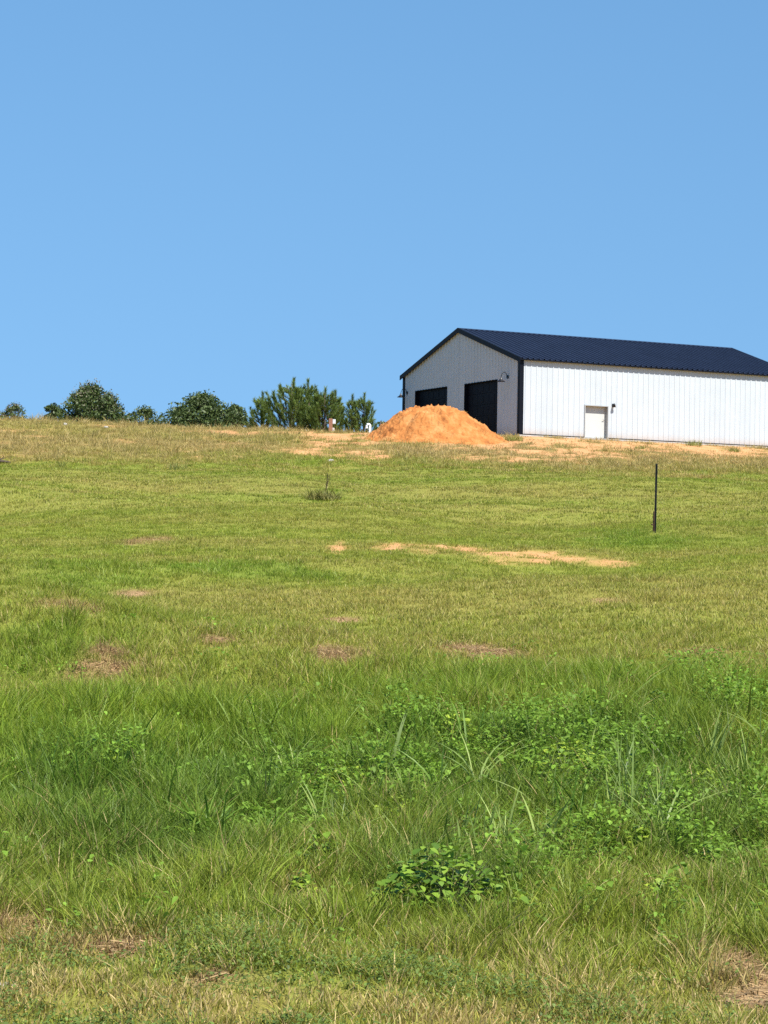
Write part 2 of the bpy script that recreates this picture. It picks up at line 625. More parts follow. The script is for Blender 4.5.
def weather_walls(m):
    """soil splashed up the foot of the panels and a slight change of tone from one panel to the next"""
    n, l = m.node_tree.nodes, m.node_tree.links
    b = n['Principled BSDF']
    src = b.inputs['Base Color'].links[0].from_socket
    tc = n.new('ShaderNodeTexCoord')
    sp = n.new('ShaderNodeSeparateXYZ')
    l.new(tc.outputs['Object'], sp.inputs[0])
    ad = n.new('ShaderNodeMath')
    ad.operation = 'ADD'
    l.new(sp.outputs[0], ad.inputs[0])
    l.new(sp.outputs[1], ad.inputs[1])
    dv = n.new('ShaderNodeMath')
    dv.operation = 'DIVIDE'
    dv.inputs[1].default_value = .9144
    l.new(ad.outputs[0], dv.inputs[0])
    fl_ = n.new('ShaderNodeMath')
    fl_.operation = 'FLOOR'
    l.new(dv.outputs[0], fl_.inputs[0])
    wn_ = n.new('ShaderNodeTexWhiteNoise')
    wn_.noise_dimensions = '1D'
    l.new(fl_.outputs[0], wn_.inputs['W'])
    mr = n.new('ShaderNodeMapRange')
    mr.inputs['To Min'].default_value = .975
    mr.inputs['To Max'].default_value = 1.02
    l.new(wn_.outputs['Value'], mr.inputs['Value'])
    hs = n.new('ShaderNodeHueSaturation')
    l.new(src, hs.inputs['Color'])
    l.new(mr.outputs['Result'], hs.inputs['Value'])
    no = n.new('ShaderNodeTexNoise')
    no.inputs['Scale'].default_value = 2.6
    no.inputs['Detail'].default_value = 8
    no.inputs['Roughness'].default_value = .7
    l.new(tc.outputs['Object'], no.inputs['Vector'])
    hz = n.new('ShaderNodeMapRange')
    hz.inputs['From Min'].default_value = .05
    hz.inputs['From Max'].default_value = .60
    hz.inputs['To Min'].default_value = 1.0
    hz.inputs['To Max'].default_value = 0.0
    l.new(sp.outputs[2], hz.inputs['Value'])
    pw = n.new('ShaderNodeMath')
    pw.operation = 'POWER'
    pw.inputs[1].default_value = 2.0
    l.new(hz.outputs['Result'], pw.inputs[0])
    ml = n.new('ShaderNodeMath')
    ml.operation = 'MULTIPLY'
    l.new(pw.outputs[0], ml.inputs[0])
    l.new(no.outputs['Fac'], ml.inputs[1])
    mx = n.new('ShaderNodeMix')
    mx.data_type = 'RGBA'
    l.new(ml.outputs[0], mx.inputs['Factor'])
    l.new(hs.outputs['Color'], mx.inputs[6])
    mx.inputs[7].default_value = (.42, .25, .13, 1)
    l.new(mx.outputs[2], b.inputs['Base Color'])


weather_walls(M_WHITE)
M_NAVY = simple('navy_painted_steel', (.0145, .020, .041), .45, 0, .28, .12, 1.0)
M_TRIM = simple('black_blue_trim', (.004, .005, .009), .5, 0, .15, .15, 2.0)
M_DOOR = simple('ivory_door_paint', (.50, .51, .485), .45, 0, .4, .03, 2.0)
M_FRAME = simple('pale_grey_door_frame', (.34, .35, .35), .45, 0, .4, .05, 3.0)
M_DARKDOOR = simple('black_door_steel', (.0025, .003, .007), .55, 0, .12, .2, 2.0)
M_LAMP = simple('black_lamp_enamel', (.010, .010, .012), .35, 0, .5, .1, 4)
M_STEEL = simple('brushed_steel', (.45, .45, .45), .35, .9, .5, .1, 20)
M_CONC = simple('concrete', (.38, .36, .33), .9, 0, .2, .15, 3, .3)

bld = empty('metal_building', (BC[0], BC[1], BZ), math.pi / 2 - YAW)
tag(bld, 'white ribbed steel shop building with navy roof and black trim on the hill crest', 'building')

PITCHR = .3048


def profile(a, b, extra=(), rh=.024, minor=True):
    """breakpoints (u, out) of a ribbed sheet between a and b"""
    pts = [(a, 0.0)]
    k = math.floor(a / PITCHR)
    while k * PITCHR < b + PITCHR:
        c = k * PITCHR
        for du, h in ((-.050, 0), (-.022, rh), (.022, rh), (.050, 0), (.088, 0), (.096, .006), (.112, .006), (.120, 0),
                      (.185, 0), (.193, .006), (.209, .006), (.217, 0)):
            if abs(h - .006) < 1e-9 and not minor:
                h = 0
            if a < c + du < b:
                pts.append((c + du, h))
        k += 1
    pts.append((b, 0.0))
    us = [p[0] for p in pts]
    hs = [p[1] for p in pts]
    al = sorted(set(us) | {e for e in extra if a < e < b})
    return al, list(np.interp(al, us, hs))


def sheet(mb, a, b, zlo, ztop, place, openings=(), rh=.024, minor=True):
    ex = []
    for o in openings:
        ex += [o[0], o[1]]
    us, hs = profile(a, b, ex, rh, minor)
    for i in range(len(us) - 1):
        m = (us[i] + us[i + 1]) / 2
        z0 = zlo
        for o in openings:
            if o[0] < m < o[1]:
                z0 = o[2]
        u0, u1, h0, h1 = us[i], us[i + 1], hs[i], hs[i + 1]
        mb.add([place(u0, z0, h0), place(u1, z0, h1), place(u1, ztop(u1), h1), place(u0, ztop(u0), h0)], [(0, 1, 2, 3)])


def plane_uv(px, py, which):
    """where the ray through a pixel meets the long wall (which='long') or the gable wall, in wall coordinates"""
    d = ray(px, py)
    nrm = np.array([*(-D2 if which == 'long' else -D1), 0])
    p0 = np.array([BC[0], BC[1], BZ])
    o = np.array([0, 0, EYE])
    t = nrm.dot(p0 - o) / nrm.dot(d)
    p = o + d * t - p0
    return (p[:2].dot(D1 if which == 'long' else D2), p[2])


# openings
dl0 = plane_uv(584, 425, 'long')[0]
dl1 = plane_uv(607.9, 425, 'long')[0]
dtop = plane_uv(596, 405.3, 'long')[1]
gA0 = plane_uv(498, 400, 'gable')[0]
gA1 = plane_uv(464.6, 400, 'gable')[0]
gB0 = plane_uv(447.7, 395, 'gable')[0]
gB1 = plane_uv(415.4, 395, 'gable')[0]
gtop = plane_uv(481, 381.8, 'gable')[1]
print('door', dl0, dl1, dtop, 'garage', gA0, gA1, gB0, gB1, gtop)
EO, GO = .19, .12


def gtopz(y):
    return BH + SL * (BW / 2 - abs(y - BW / 2)) - .02


mb = MB()
sheet(mb, 0, BL, .06, lambda u: BH - .02, lambda u, z, h: (u, -h, z), [(dl0, dl1, dtop)])
mb.build('side_wall', M_WHITE, bld)
mb = MB()
sheet(mb, 0, BL, .06, lambda u: BH - .02, lambda u, z, h: (BL - u, BW + h, z))
mb.build('back_wall', M_WHITE, bld)
mb = MB()
half = BW / 2
ops = [(gA0, gA1, gtop), (gB0, gB1, gtop)]
sheet(mb, 0, half, .06, gtopz, lambda u, z, h: (-h, u, z), ops, .034, False)
sheet(mb, half, BW, .06, gtopz, lambda u, z, h: (-h, u, z), ops, .034, False)
tag(mb.build('gable_wall', M_WHITE, bld), 'shaded white gable wall with two garage openings')
mb = MB()
sheet(mb, 0, half, .06, gtopz, lambda u, z, h: (BL + h, u, z))
sheet(mb, half, BW, .06, gtopz, lambda u, z, h: (BL + h, u, z))
mb.build('gable_wall', M_WHITE, bld)
MB().box(-.05, BL + .05, -.05, BW + .05, -.6, .055).build('foundation_slab', M_CONC, bld)
# dark base trim
MB().box(.19, dl0 - .02, -.052, -.004, .058, .10).box(dl1 + .02, BL - .19, -.052, -.004, .058, .10).build('base_trim', M_TRIM, bld)

# roof: two ribbed slopes on one deck
RT = BH + .06


def rz(y):
    return RT + SL * (half - abs(y - half))


mb = MB()
us, hs = profile(-GO, BL + GO, (), .06)
cs = 1 / math.sqrt(1 + SL * SL)
for i in range(len(us) - 1):
    for (ya, yb) in ((-EO, half), (BW + EO, half)):
        sgn = -1 if ya < half else 1
        q = []
        for (u, h, y) in ((us[i], hs[i], ya), (us[i + 1], hs[i + 1], ya), (us[i + 1], hs[i + 1], yb), (us[i], hs[i], yb)):
            q.append((u, y + sgn * h * SL * cs, rz(y) + h * cs + .02))
        mb.add(q, [(0, 1, 2, 3) if sgn < 0 else (3, 2, 1, 0)])
# deck under the sheets, closing the eaves
mb.add([(-GO, -EO + .02, rz(-EO) - .02), (BL + GO, -EO + .02, rz(-EO) - .02), (BL + GO, half, rz(half) - .04), (-GO, half, rz(half) - .04),
        (BL + GO, BW + EO - .02, rz(-EO) - .02), (-GO, BW + EO - .02, rz(-EO) - .02)], [(3, 2, 1, 0), (5, 4, 2, 3)])
roof = mb.build('roof', M_NAVY, bld)
mb = MB()
rc = rz(half) + .02
mb.add([(-GO - .02, half - .18, rc - .18 * SL + .042), (BL + GO + .02, half - .18, rc - .18 * SL + .042), (BL + GO + .02, half, rc + .06), (-GO - .02, half, rc + .06),
        (BL + GO + .02, half + .18, rc - .18 * SL + .042), (-GO - .02, half + .18, rc - .18 * SL + .042)], [(0, 1, 2, 3), (3, 2, 4, 5)])
mb.build('ridge_cap', M_NAVY, roof)
for yy in (-EO, BW + EO):
    s = -1 if yy < 0 else 1
    y0, y1 = sorted((yy, yy - s * .018))
    MB().box(-GO, BL + GO, y0, y1, rz(-EO) - .05, rz(-EO) + .016).build('eave_trim', M_TRIM, bld)
for xx, s in ((-GO, -1), (BL + GO, 1)):
    for ya in (-EO, BW + EO):
        mb = MB()
        x0, x1 = xx, xx + s * .03
        za, zb = rz(-EO), rz(half)
        t, d = .075, -.16
        v = []
        for x in (x0, x1):
            v += [(x, ya, za + d), (x, half, zb + d), (x, half, zb + t), (x, ya, za + t)]
        mb.add(v, [(0, 1, 2, 3), (7, 6, 5, 4), (0, 4, 5, 1), (1, 5, 6, 2), (2, 6, 7, 3), (3, 7, 4, 0)])
        # cap that folds over the roof edge
        w = -s * .10
        mb.add([(x1, ya, za + t + .002), (x1, half, zb + t + .002), (x1 + w, half, zb + t + .002), (x1 + w, ya, za + t + .002)], [(0, 1, 2, 3)])
        mb.build('rake_trim', M_TRIM, bld)
    # soffit board from wall to rake
for cx_, sx in ((0, 1), (BL, -1)):
    for cy_, sy in ((0, 1), (BW, -1)):
        mb = MB()
        o = .044
        xa, xb = sorted((cx_ - sx * o, cx_ + sx * .17))
        ya, yb = sorted((cy_ - sy * o, cy_ - sy * .002))
        mb.box(xa, xb, ya, yb, .03, BH - .03)
        xa, xb = sorted((cx_ - sx * o, cx_ - sx * .002))
        ya, yb = sorted((cy_ - sy * .0019, cy_ + sy * .17))
        mb.box(xa, xb, ya, yb, .03, BH - .03)
        mb.build('corner_trim', M_TRIM, bld)

# garage doors: black sectional doors set back in their openings
for (a, b) in ((gA0, gA1), (gB0, gB1)):
    mb = MB()
    nsec = 5
    hh = gtop / nsec
    for k in range(nsec):
        z0, z1 = .06 + k * (gtop - .06) / nsec, .06 + (k + 1) * (gtop - .06) / nsec - .012
        mb.box(.16, .20, a + .02, b - .02, z0, z1)
        # pressed panels
        npn = 6
        for j in range(npn):
            w = (b - a - .04) / npn
            mb.box(.152, .16, a + .02 + j * w + .06, a + .02 + (j + 1) * w - .06, z0 + .09, z1 - .09)
    d = mb.build('garage_door', M_DARKDOOR, bld)
    mb = MB()
    mb.box(-.02, .22, a - .012, a + .012, .06, gtop)
    mb.box(-.02, .22, b - .012, b + .012, .06, gtop)
    mb.box(-.02, .22, a + .0125, b - .0125, gtop - .02, gtop + .012)
    mb.build('door_jamb', M_TRIM, d)

# walk door
door = MB().box(dl0 + .045, dl1 - .045, .19, .235, .07, dtop - .045).build('walk_door', M_DOOR, bld)
tag(door, 'ivory walk door recessed in the white side wall')
mb = MB()
mb.box(dl0, dl0 + .045, -.05, .25, .058, dtop)
mb.box(dl1 - .045, dl1, -.05, .25, .058, dtop)
mb.box(dl0 + .045, dl1 - .045, -.05, .25, dtop - .045, dtop)
mb.build('door_frame', M_FRAME, door)
mb = MB().tube([(dl1 - .12, .19, .98), (dl1 - .12, .13, .98), (dl1 - .23, .13, .98)], .012)
mb.build('door_handle', M_STEEL, door)
MB().box(dl0 - .02, dl1 + .02, -.045, -.031, .058, .075).build('threshold', M_STEEL, door)


def gooseneck(px, py):
    u, z = plane_uv(px, py, 'gable')
    mb = MB()
    mb.tube([(-.004, u, z), (-.05, u, z)], .085, 16)
    pl = mb.build('wall_lamp', M_LAMP, bld)
    pts = []
    for k in range(15):
        t = k / 14
        an = math.pi * t
        pts.append((-.05 - .16 * (1 - math.cos(an)) - .02, u, z + .03 + .24 * math.sin(an) - .10 * t))
    MB().tube([(-.05, u, z)] + pts, .016, 8).build('lamp_arm', M_LAMP, pl, True)
    cx_, cz = pts[-1][0], pts[-1][2]
    MB().lathe([(.03, .02), (.045, 0), (.06, -.05), (.10, -.10), (.19, -.16), (.20, -.175), (.185, -.165), (.09, -.10), (.02, -.06), (.0, -.06)], (cx_, u, cz), 22).build('lamp_shade', M_LAMP, pl, True)
    return pl


tag(gooseneck(508.0, 377.0), 'black gooseneck lamp right of the nearer dark garage bay')
tag(gooseneck(407.5, 393.0), 'black gooseneck lamp at the left end of the gable')
u, z = plane_uv(612.6, 405.5, 'long')
pl = MB().box(u - .055, u + .055, -.05, -.036, z - .08, z + .08).build('wall_lamp', M_LAMP, bld)
tag(pl, 'small black wall light beside the walk door')
MB().tube([(u, -.05, z + .03), (u, -.13, z + .05)], .018, 8).build('lamp_arm', M_LAMP, pl)
MB().lathe([(0, .09), (.03, .09), (.05, .06), (.085, -.09), (.078, -.085), (.02, -.02), (0, -.02)], (u, -.15, z), 16).build('lamp_shade', M_LAMP, pl, True)

# ------------------------------------------------------------------ dirt mound
M_DIRT, n_, l_, b_ = new_mat('orange_clay_soil')
tc = n_.new('ShaderNodeTexCoord')
na = n_.new('ShaderNodeTexNoise')
na.inputs['Scale'].default_value = 1.6
na.inputs['Detail'].default_value = 10
na.inputs['Roughness'].default_value = .68
l_.new(tc.outputs['Object'], na.inputs['Vector'])
rp = n_.new('ShaderNodeValToRGB')
rp.color_ramp.elements[0].color = (.20, .068, .022, 1)
rp.color_ramp.elements[0].position = .3
rp.color_ramp.elements[1].color = (.51, .265, .105, 1)
rp.color_ramp.elements[1].position = .72
e_ = rp.color_ramp.elements.new(.5)
e_.color = (.405, .160, .047, 1)
l_.new(na.outputs['Fac'], rp.inputs['Fac'])
l_.new(rp.outputs['Color'], b_.inputs['Base Color'])
b_.inputs['Roughness'].default_value = .95
b_.inputs['Specular IOR Level'].default_value = .1
nb = n_.new('ShaderNodeTexNoise')
nb.inputs['Scale'].default_value = 9
nb.inputs['Detail'].default_value = 6
l_.new(tc.outputs['Object'], nb.inputs['Vector'])
bp = n_.new('ShaderNodeBump')
bp.inputs['Strength'].default_value = .7
bp.inputs['Distance'].default_value = .08
l_.new(nb.outputs['Fac'], bp.inputs['Height'])
l_.new(bp.outputs['Normal'], b_.inputs['Normal'])

MOY = 104.2
mx0, _, mtop = at_depth(430, 406.5, MOY)
MO = (mx0, MOY)
MG = float(hgt(MO[0], MO[1]))
MOUND_H = mtop - MG


def mound_h(dx, dy):
    """height of the heap above the ground; asymmetric: steep right side, long left shoulder"""
    sx = np.where(dx > 0, 3.65, 3.0)
    r = np.sqrt((dx / sx) ** 2 + (dy / 2.6) ** 2)
    ang = np.arctan2(dy, dx)
    r = r * (1 + .10 * (fbm(np.cos(ang) * 1.5 + 5, np.sin(ang) * 1.5 + 5, 3, 81) - .5) * 2)
    p = np.clip(1 - r, 0, 1)
    h = MOUND_H * np.interp(p, [0, .06, .16, .3, .5, .68, .85, 1], [0, .045, .17, .42, .75, .925, .99, 1])
    h = np.minimum(h, MOUND_H * (.97 + .03 * np.tanh(p)))
    rill = (fbm(ang * 5, r * 1.2, 3, 91) - .5) * .26 * sstep(.05, .4, p) * (1 - sstep(.6, .95, p))
    return h + rill + (fbm(dx * 1.6, dy * 1.6, 4, 83) - .5) * .26 * sstep(0, .2, p) + (fbm(dx * 4.5, dy * 4.5, 4, 84) - .5) * .13 * sstep(0, .1, p) + .07 * sstep(.62, .72, fbm(dx * 7, dy * 7, 2, 85)) * sstep(0, .08, p) - .10 * (p <= 0)


NG = 230
g = np.linspace(-4, 4, NG)
mxx_, myy_ = np.meshgrid(g, g)
mz = hgt(MO[0] + mxx_.ravel(), MO[1] + myy_.ravel()) - MG + mound_h(mxx_.ravel(), myy_.ravel())
Vm = np.stack([mxx_.ravel(), myy_.ravel(), mz], 1)
ii = (np.arange(NG - 1)[:, None] * NG + np.arange(NG - 1)[None, :]).ravel()
fm = np.stack([ii, ii + 1, ii + NG + 1, ii + NG], 1)
inside = (np.hypot(Vm[fm][:, :, 0].mean(1) / 3.7, Vm[fm][:, :, 1].mean(1) / 3.1) < 1)
mound = np_mesh('dirt_mound', Vm, fm[inside], None, M_DIRT, smooth=False)
bm = bmesh.new()
bm.from_mesh(mound.data)
bmesh.ops.delete(bm, geom=[v for v in bm.verts if not v.link_faces], context='VERTS')
bm.to_mesh(mound.data)
bm.free()
mound.location = (MO[0], MO[1], MG)
tag(mound, 'big heap of orange clay soil in front of the garage doors', 'dirt mound')


# ------------------------------------------------------------------ grass tufts
def blade_set(n, rad, hmin, hmax, wid, lean, curl, seed, segs=3, broad=0.0):
    r = np.random.default_rng(seed)
    a = r.random(n) * 2 * math.pi
    rr = rad * np.sqrt(r.random(n))
    bx, by = rr * np.cos(a), rr * np.sin(a)
    h = hmin + (hmax - hmin) * r.random(n) ** 1.3
    da = r.random(n) * 2 * math.pi
    ln = lean * (.3 + r.random(n))
    cu = curl * (.3 + 1.2 * r.random(n))
    fa = r.random(n) * math.pi
    w = wid * (.6 + .8 * r.random(n))
    V, Fc = [], []
    ts = np.linspace(0, 1, segs + 1)
    pos = []
    for t in ts:
        out = h * (ln * t + cu * t * t)
        up = h * (t - .35 * cu * t * t - .15 * ln * t)
        pos.append(np.stack([bx + np.cos(da) * out, by + np.sin(da) * out, up - .01 * (t == 0)], 1))
    side = np.stack([np.cos(fa), np.sin(fa), np.zeros(n)], 1)
    for i, t in enumerate(ts[:-1]):
        ww = w * (1 - t ** 2 * .75) * (.75 + .25 * min(1, t * 3))
        V.append(pos[i] - side * ww[:, None] / 2)
        V.append(pos[i] + side * ww[:, None] / 2)
    V.append(pos[-1])
    K = len(V)
    Vv = np.stack(V, 1).reshape(-1, 3)
    b = np.arange(n) * K
    q = []
    for i in range(segs - 1):
        q.append(np.stack([b + 2 * i, b + 2 * i + 1, b + 2 * i + 3, b + 2 * i + 2], 1))
    tr = np.stack([b + 2 * segs - 2, b + 2 * segs - 1, b + 2 * segs], 1)
    r1 = np.repeat(r.random(n), K)
    r2 = np.repeat(r.random(n), K)
    return Vv, [np.concatenate(q), tr], {'rnd': r1, 'rnd2': r2}


def leaf_set(n, rad, hmax, size, seed, heart=True):
    """low broadleaf plant: leaves on invisible-thin stalks through a flat dome"""
    r = np.random.default_rng(seed)
    V, Q = [], []
    rn = []
    st = 0
    for i in range(n):
        a = r.random() * 2 * math.pi
        q = rad * math.sqrt(r.random())
        z = hmax * (1 - (q / rad) ** 2 * .75) * (.35 + .65 * r.random() ** .6)
        c = np.array([q * math.cos(a), q * math.sin(a), z])
        s = size * (.45 + .75 * r.random())
        yw = r.random() * 2 * math.pi
        tilt = (r.random() - .25) * 1.1
        f = np.array([math.cos(yw) * math.cos(tilt), math.sin(yw) * math.cos(tilt), -math.sin(tilt)])
        sd_ = np.array([-math.sin(yw), math.cos(yw), (r.random() - .5) * .7])
        up = np.cross(f, sd_)
        pr = [(0, .0, 0), (.25, .42, .08), (.6, .36, .06), (1.0, 0, -.10), (.6, -.36, .06), (.25, -.42, .08), (.45, 0, -.02)]
        p = [c + s * (x * f + y * sd_ + zz * up) for x, y, zz in pr]
        b = len(V)
        V += p
        Q += [(b, b + 5, b + 4, b + 6), (b, b + 6, b + 2, b + 1), (b + 6, b + 4, b + 3, b + 2)]
        rn += [r.random()] * 7
    rn = np.array(rn)
    return np.array(V), [np.array(Q)], {'rnd': rn, 'rnd2': np.random.default_rng(seed + 1).random(n).repeat(7)}


def grass_mat():
    m, n, l, b = new_mat('grass_blade')
    a = n.new('ShaderNodeAttribute')
    a.attribute_name = 'tint'
    l.new(a.outputs['Color'], b.inputs['Base Color'])
    b.inputs['Roughness'].default_value = .5
    b.inputs['Specular IOR Level'].default_value = .3
    tr = n.new('ShaderNodeBsdfTranslucent')
    l.new(a.outputs['Color'], tr.inputs['Color'])
    ms = n.new('ShaderNodeMixShader')
    ms.inputs[0].default_value = .40
    l.new(b.outputs[0], ms.inputs[1])
    l.new(tr.outputs[0], ms.inputs[2])
    l.new(ms.outputs[0], n['Material Output'].inputs['Surface'])
    return m


M_GRASS = grass_mat()


def wedge(y0, y1, n, mfrac, mconst, r):
    wmax = mfrac * y1 + mconst
    y = y0 + (y1 - y0) * r.random(int(n * 2.6))
    x = (r.random(len(y)) * 2 - 1) * wmax
    k = np.abs(x) < mfrac * y + mconst
    return x[k][:n], y[k][:n]


def in_building(x, y):
    lx = (x - BC[0]) * D1[0] + (y - BC[1]) * D1[1]
    ly = (x - BC[0]) * D2[0] + (y - BC[1]) * D2[1]
    return (lx > -.12) & (ly > -.12) & (lx < BL + .2) & (ly < BW + .2)


def sward(name, label, y0, y1, per_m2, wid, spread, seed, segs=2, per=12, mfrac=.235, mconst=1.5, straw_gain=1.0, hmul=1.0, mask=None, curlk=1.0):
    """a stretch of grass as real blades, growing in clumps; height, lean, colour and dryness follow the ground"""
    r = np.random.default_rng(seed)
    area = mfrac * (y1 ** 2 - y0 ** 2) + 2 * mconst * (y1 - y0)
    nc = int(area * per_m2 / per)
    cx, cy_ = wedge(y0, y1, nc, mfrac, mconst, r)
    f = fields(cx, cy_)
    keep = (r.random(len(cx)) < f['dens']) & ~in_building(cx, cy_)
    mh = mound_h(cx - MO[0], cy_ - MO[1])
    keep &= ~((mh > .10) & (r.random(len(cx)) > .05))
    if mask:
        keep &= r.random(len(cx)) < .02 + .98 * f[mask]
    cx, cy_, mh = cx[keep], cy_[keep], mh[keep]
    f = {k: v[keep] for k, v in f.items()}
    nc = len(cx)
    # per clump character
    ch = hmul * f['h'] * (.60 + .75 * r.random(nc) ** 1.2)
    ch = np.where(f['crest'] > .5, ch * (.55 + 1.5 * r.random(nc) ** 3), ch)
    cdir = r.random(nc) * 2 * math.pi
    cl = .15 + .35 * r.random(nc)
    ctint = f['col'] * (.70 + .60 * r.random((nc, 1))) * (1 + (r.random((nc, 3)) - .5) * .16)
    cnt = r.poisson(per, nc)
    id_ = np.repeat(np.arange(nc), cnt)
    n = len(id_)
    bx = cx[id_] + r.normal(size=n) * spread * (.6 + .8 * r.random(nc))[id_]
    by = cy_[id_] + r.normal(size=n) * spread
    k = ~in_building(bx, by)
    id_, bx, by = id_[k], bx[k], by[k]
    n = len(id_)
    bz = hgt(bx, by)
    onm = mh[id_] > .02
    if onm.any():
        bz[onm] += np.maximum(mound_h(bx[onm] - MO[0], by[onm] - MO[1]), 0)
    h = ch[id_] * (.45 + .75 * r.random(n))
    # lean: partly with the clump, partly outwards, partly random
    ox, oy = (bx - cx[id_]) / spread, (by - cy_[id_]) / spread
    ra = r.random(n) * 2 * math.pi
    wl = .25 + .75 * r.random(n) ** 2
    dx = np.cos(cdir[id_]) * cl[id_] + .28 * ox + wl * np.cos(ra)
    dy = np.sin(cdir[id_]) * cl[id_] + .28 * oy + wl * np.sin(ra)
    curl = (.15 + .55 * r.random(n) ** 1.5) * curlk
    fa = r.random(n) * math.pi
    w = wid * (.55 + .9 * r.random(n))
    isdry = r.random(n) < np.clip(f['dry'][id_] * .85 * straw_gain, 0, .95)
    straw = C_STRAW * (.65 + .6 * r.random((n, 1))) + (r.random((n, 1)) - .5) * np.array([.06, .05, .0])
    straw = np.where((r.random(n) < f['th'][id_] * .6)[:, None], C_BROWN * (.6 + .8 * r.random((n, 1))), straw)
    fw = (.55 * sstep(20, 32, by) * (1 - f['crest'][id_] * .6))[:, None]
    straw = straw * (1 - fw) + ctint[id_] * 1.15 * fw
    tint = np.where(isdry[:, None], straw, ctint[id_] * (.80 + .40 * r.random((n, 1))))
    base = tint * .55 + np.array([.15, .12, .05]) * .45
    V, Cc = [], []
    sx, sy = np.cos(fa) * w / 2, np.sin(fa) * w / 2
    ts = np.linspace(0, 1, segs + 1)
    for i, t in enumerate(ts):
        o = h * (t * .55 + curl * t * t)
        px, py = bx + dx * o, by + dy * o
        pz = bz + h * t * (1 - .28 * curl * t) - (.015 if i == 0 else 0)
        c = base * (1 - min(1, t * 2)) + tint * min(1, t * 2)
        if i < segs:
            q = (1 - .6 * t * t) * (.8 if i == 0 else 1)
            V.append(np.stack([px - sx * q, py - sy * q, pz], 1))
            V.append(np.stack([px + sx * q, py + sy * q, pz], 1))
            Cc += [c, c]
        else:
            V.append(np.stack([px, py, pz], 1))
            Cc.append(c)
    K = len(V)
    Vv = np.stack(V, 1).reshape(-1, 3)
    Cv = np.stack(Cc, 1).reshape(-1, 3)
    b = np.arange(n) * K
    Q = np.concatenate([np.stack([b + 2 * i, b + 2 * i + 1, b + 2 * i + 3, b + 2 * i + 2], 1) for i in range(segs - 1)])
    T = np.stack([b + 2 * segs - 2, b + 2 * segs - 1, b + 2 * segs], 1)
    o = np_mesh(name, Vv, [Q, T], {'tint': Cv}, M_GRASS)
    tag(o, label, None, None, 'stuff')
    return n


BW_ = [
    (442, 915, 132, 58, .050, 'large dark green vine patch with heart shaped leaves, widest on the lower bank', 'vine', 1.5),
    (506, 902, 42, 36, .045, 'dark leafy vine clump at the right edge of the large vine patch', 'vine', 1.2),
    (570, 790, 92, 42, .050, 'bright yellow green leafy bush in the middle of the weedy bank', 'pale', 1.3),
    (660, 720, 46, 24, .050, 'dark leafy weed standing alone near the top right of the bank', 'vine', 1.2),
    (605, 865, 46, 28, .045, 'dark round leafed weed right of the vine patch', 'vine', 1.1),
    (318, 868, 40, 30, .045, 'leafy weed left of the large vine patch', 'vine', 1.0),
    (300, 897, 34, 18, .042, 'small low leafy weed beside a bare brown spot', 'pale', .9),
    (525, 922, 46, 20, .040, 'low leafy weed just below and right of the vine patch', 'pale', 1.0),
    (118, 772, 60, 18, .045, 'pale low weed patch on the left part of the bank', 'pale', .8),
    (105, 808, 46, 14, .040, 'flat pale weed below the pale weed patch at left', 'pale', .8),
    (455, 745, 50, 26, .045, 'green leafy weed near the upper middle of the bank', 'pale', 1.0),
    (640, 860, 40, 26, .042, 'leafy weed between the round weed and the right edge thicket', 'pale', 1.0),
    (700, 800, 60, 26, .045, 'spreading leafy weed at the right side of the bank', 'pale', .9),
    (345, 790, 46, 24, .045, 'leafy yellow green weed left of the tall grass', 'pale', .9),
    (395, 830, 60, 26, .042, 'leafy weed in the middle of the bank above the vine patch', 'pale', .9),
    (665, 905, 46, 22, .038, 'yellowish leafy weed low on the right by the dry spot', 'pale', .8),
    (745, 690, 26, 18, .045, 'dark little weed at the upper right edge', 'vine', 1.0),
    (760, 935, 30, 24, .040, 'dark leafy weed at the right edge above the straw patch', 'vine', 1.0),
]
_PLANTS += [(hit(b[0], b[1])[0], hit(b[0], b[1])[1] + .1, b[2] / 2 * hit(b[0], b[1])[1] / F_PX, b[2] / 2 * hit(b[0], b[1])[1] / F_PX) for b in BW_]

nb_ = [sward('grass', 'rough green and straw grass on the verge', 7.4, 14.5, 5200, .0050, .035, 1, 3),
       sward('grass', 'rough green grass climbing the bank', 14.5, 27, 2700, .0066, .045, 2),
       sward('grass', 'mown field grass on the middle slope', 27, 58, 1300, .0088, .07, 3),
       sward('grass', 'dry thin grass up to the sandy crest', 58, 122, 400, .016, .11, 4, mconst=3)]
print('blades', nb_)


sward('coarse_grass', 'broad arching grass blades standing through the bank', 10.5, 23, 90, .012, .07, 8, 4, per=5, hmul=1.4, mask='we', curlk=1.3, straw_gain=.25)


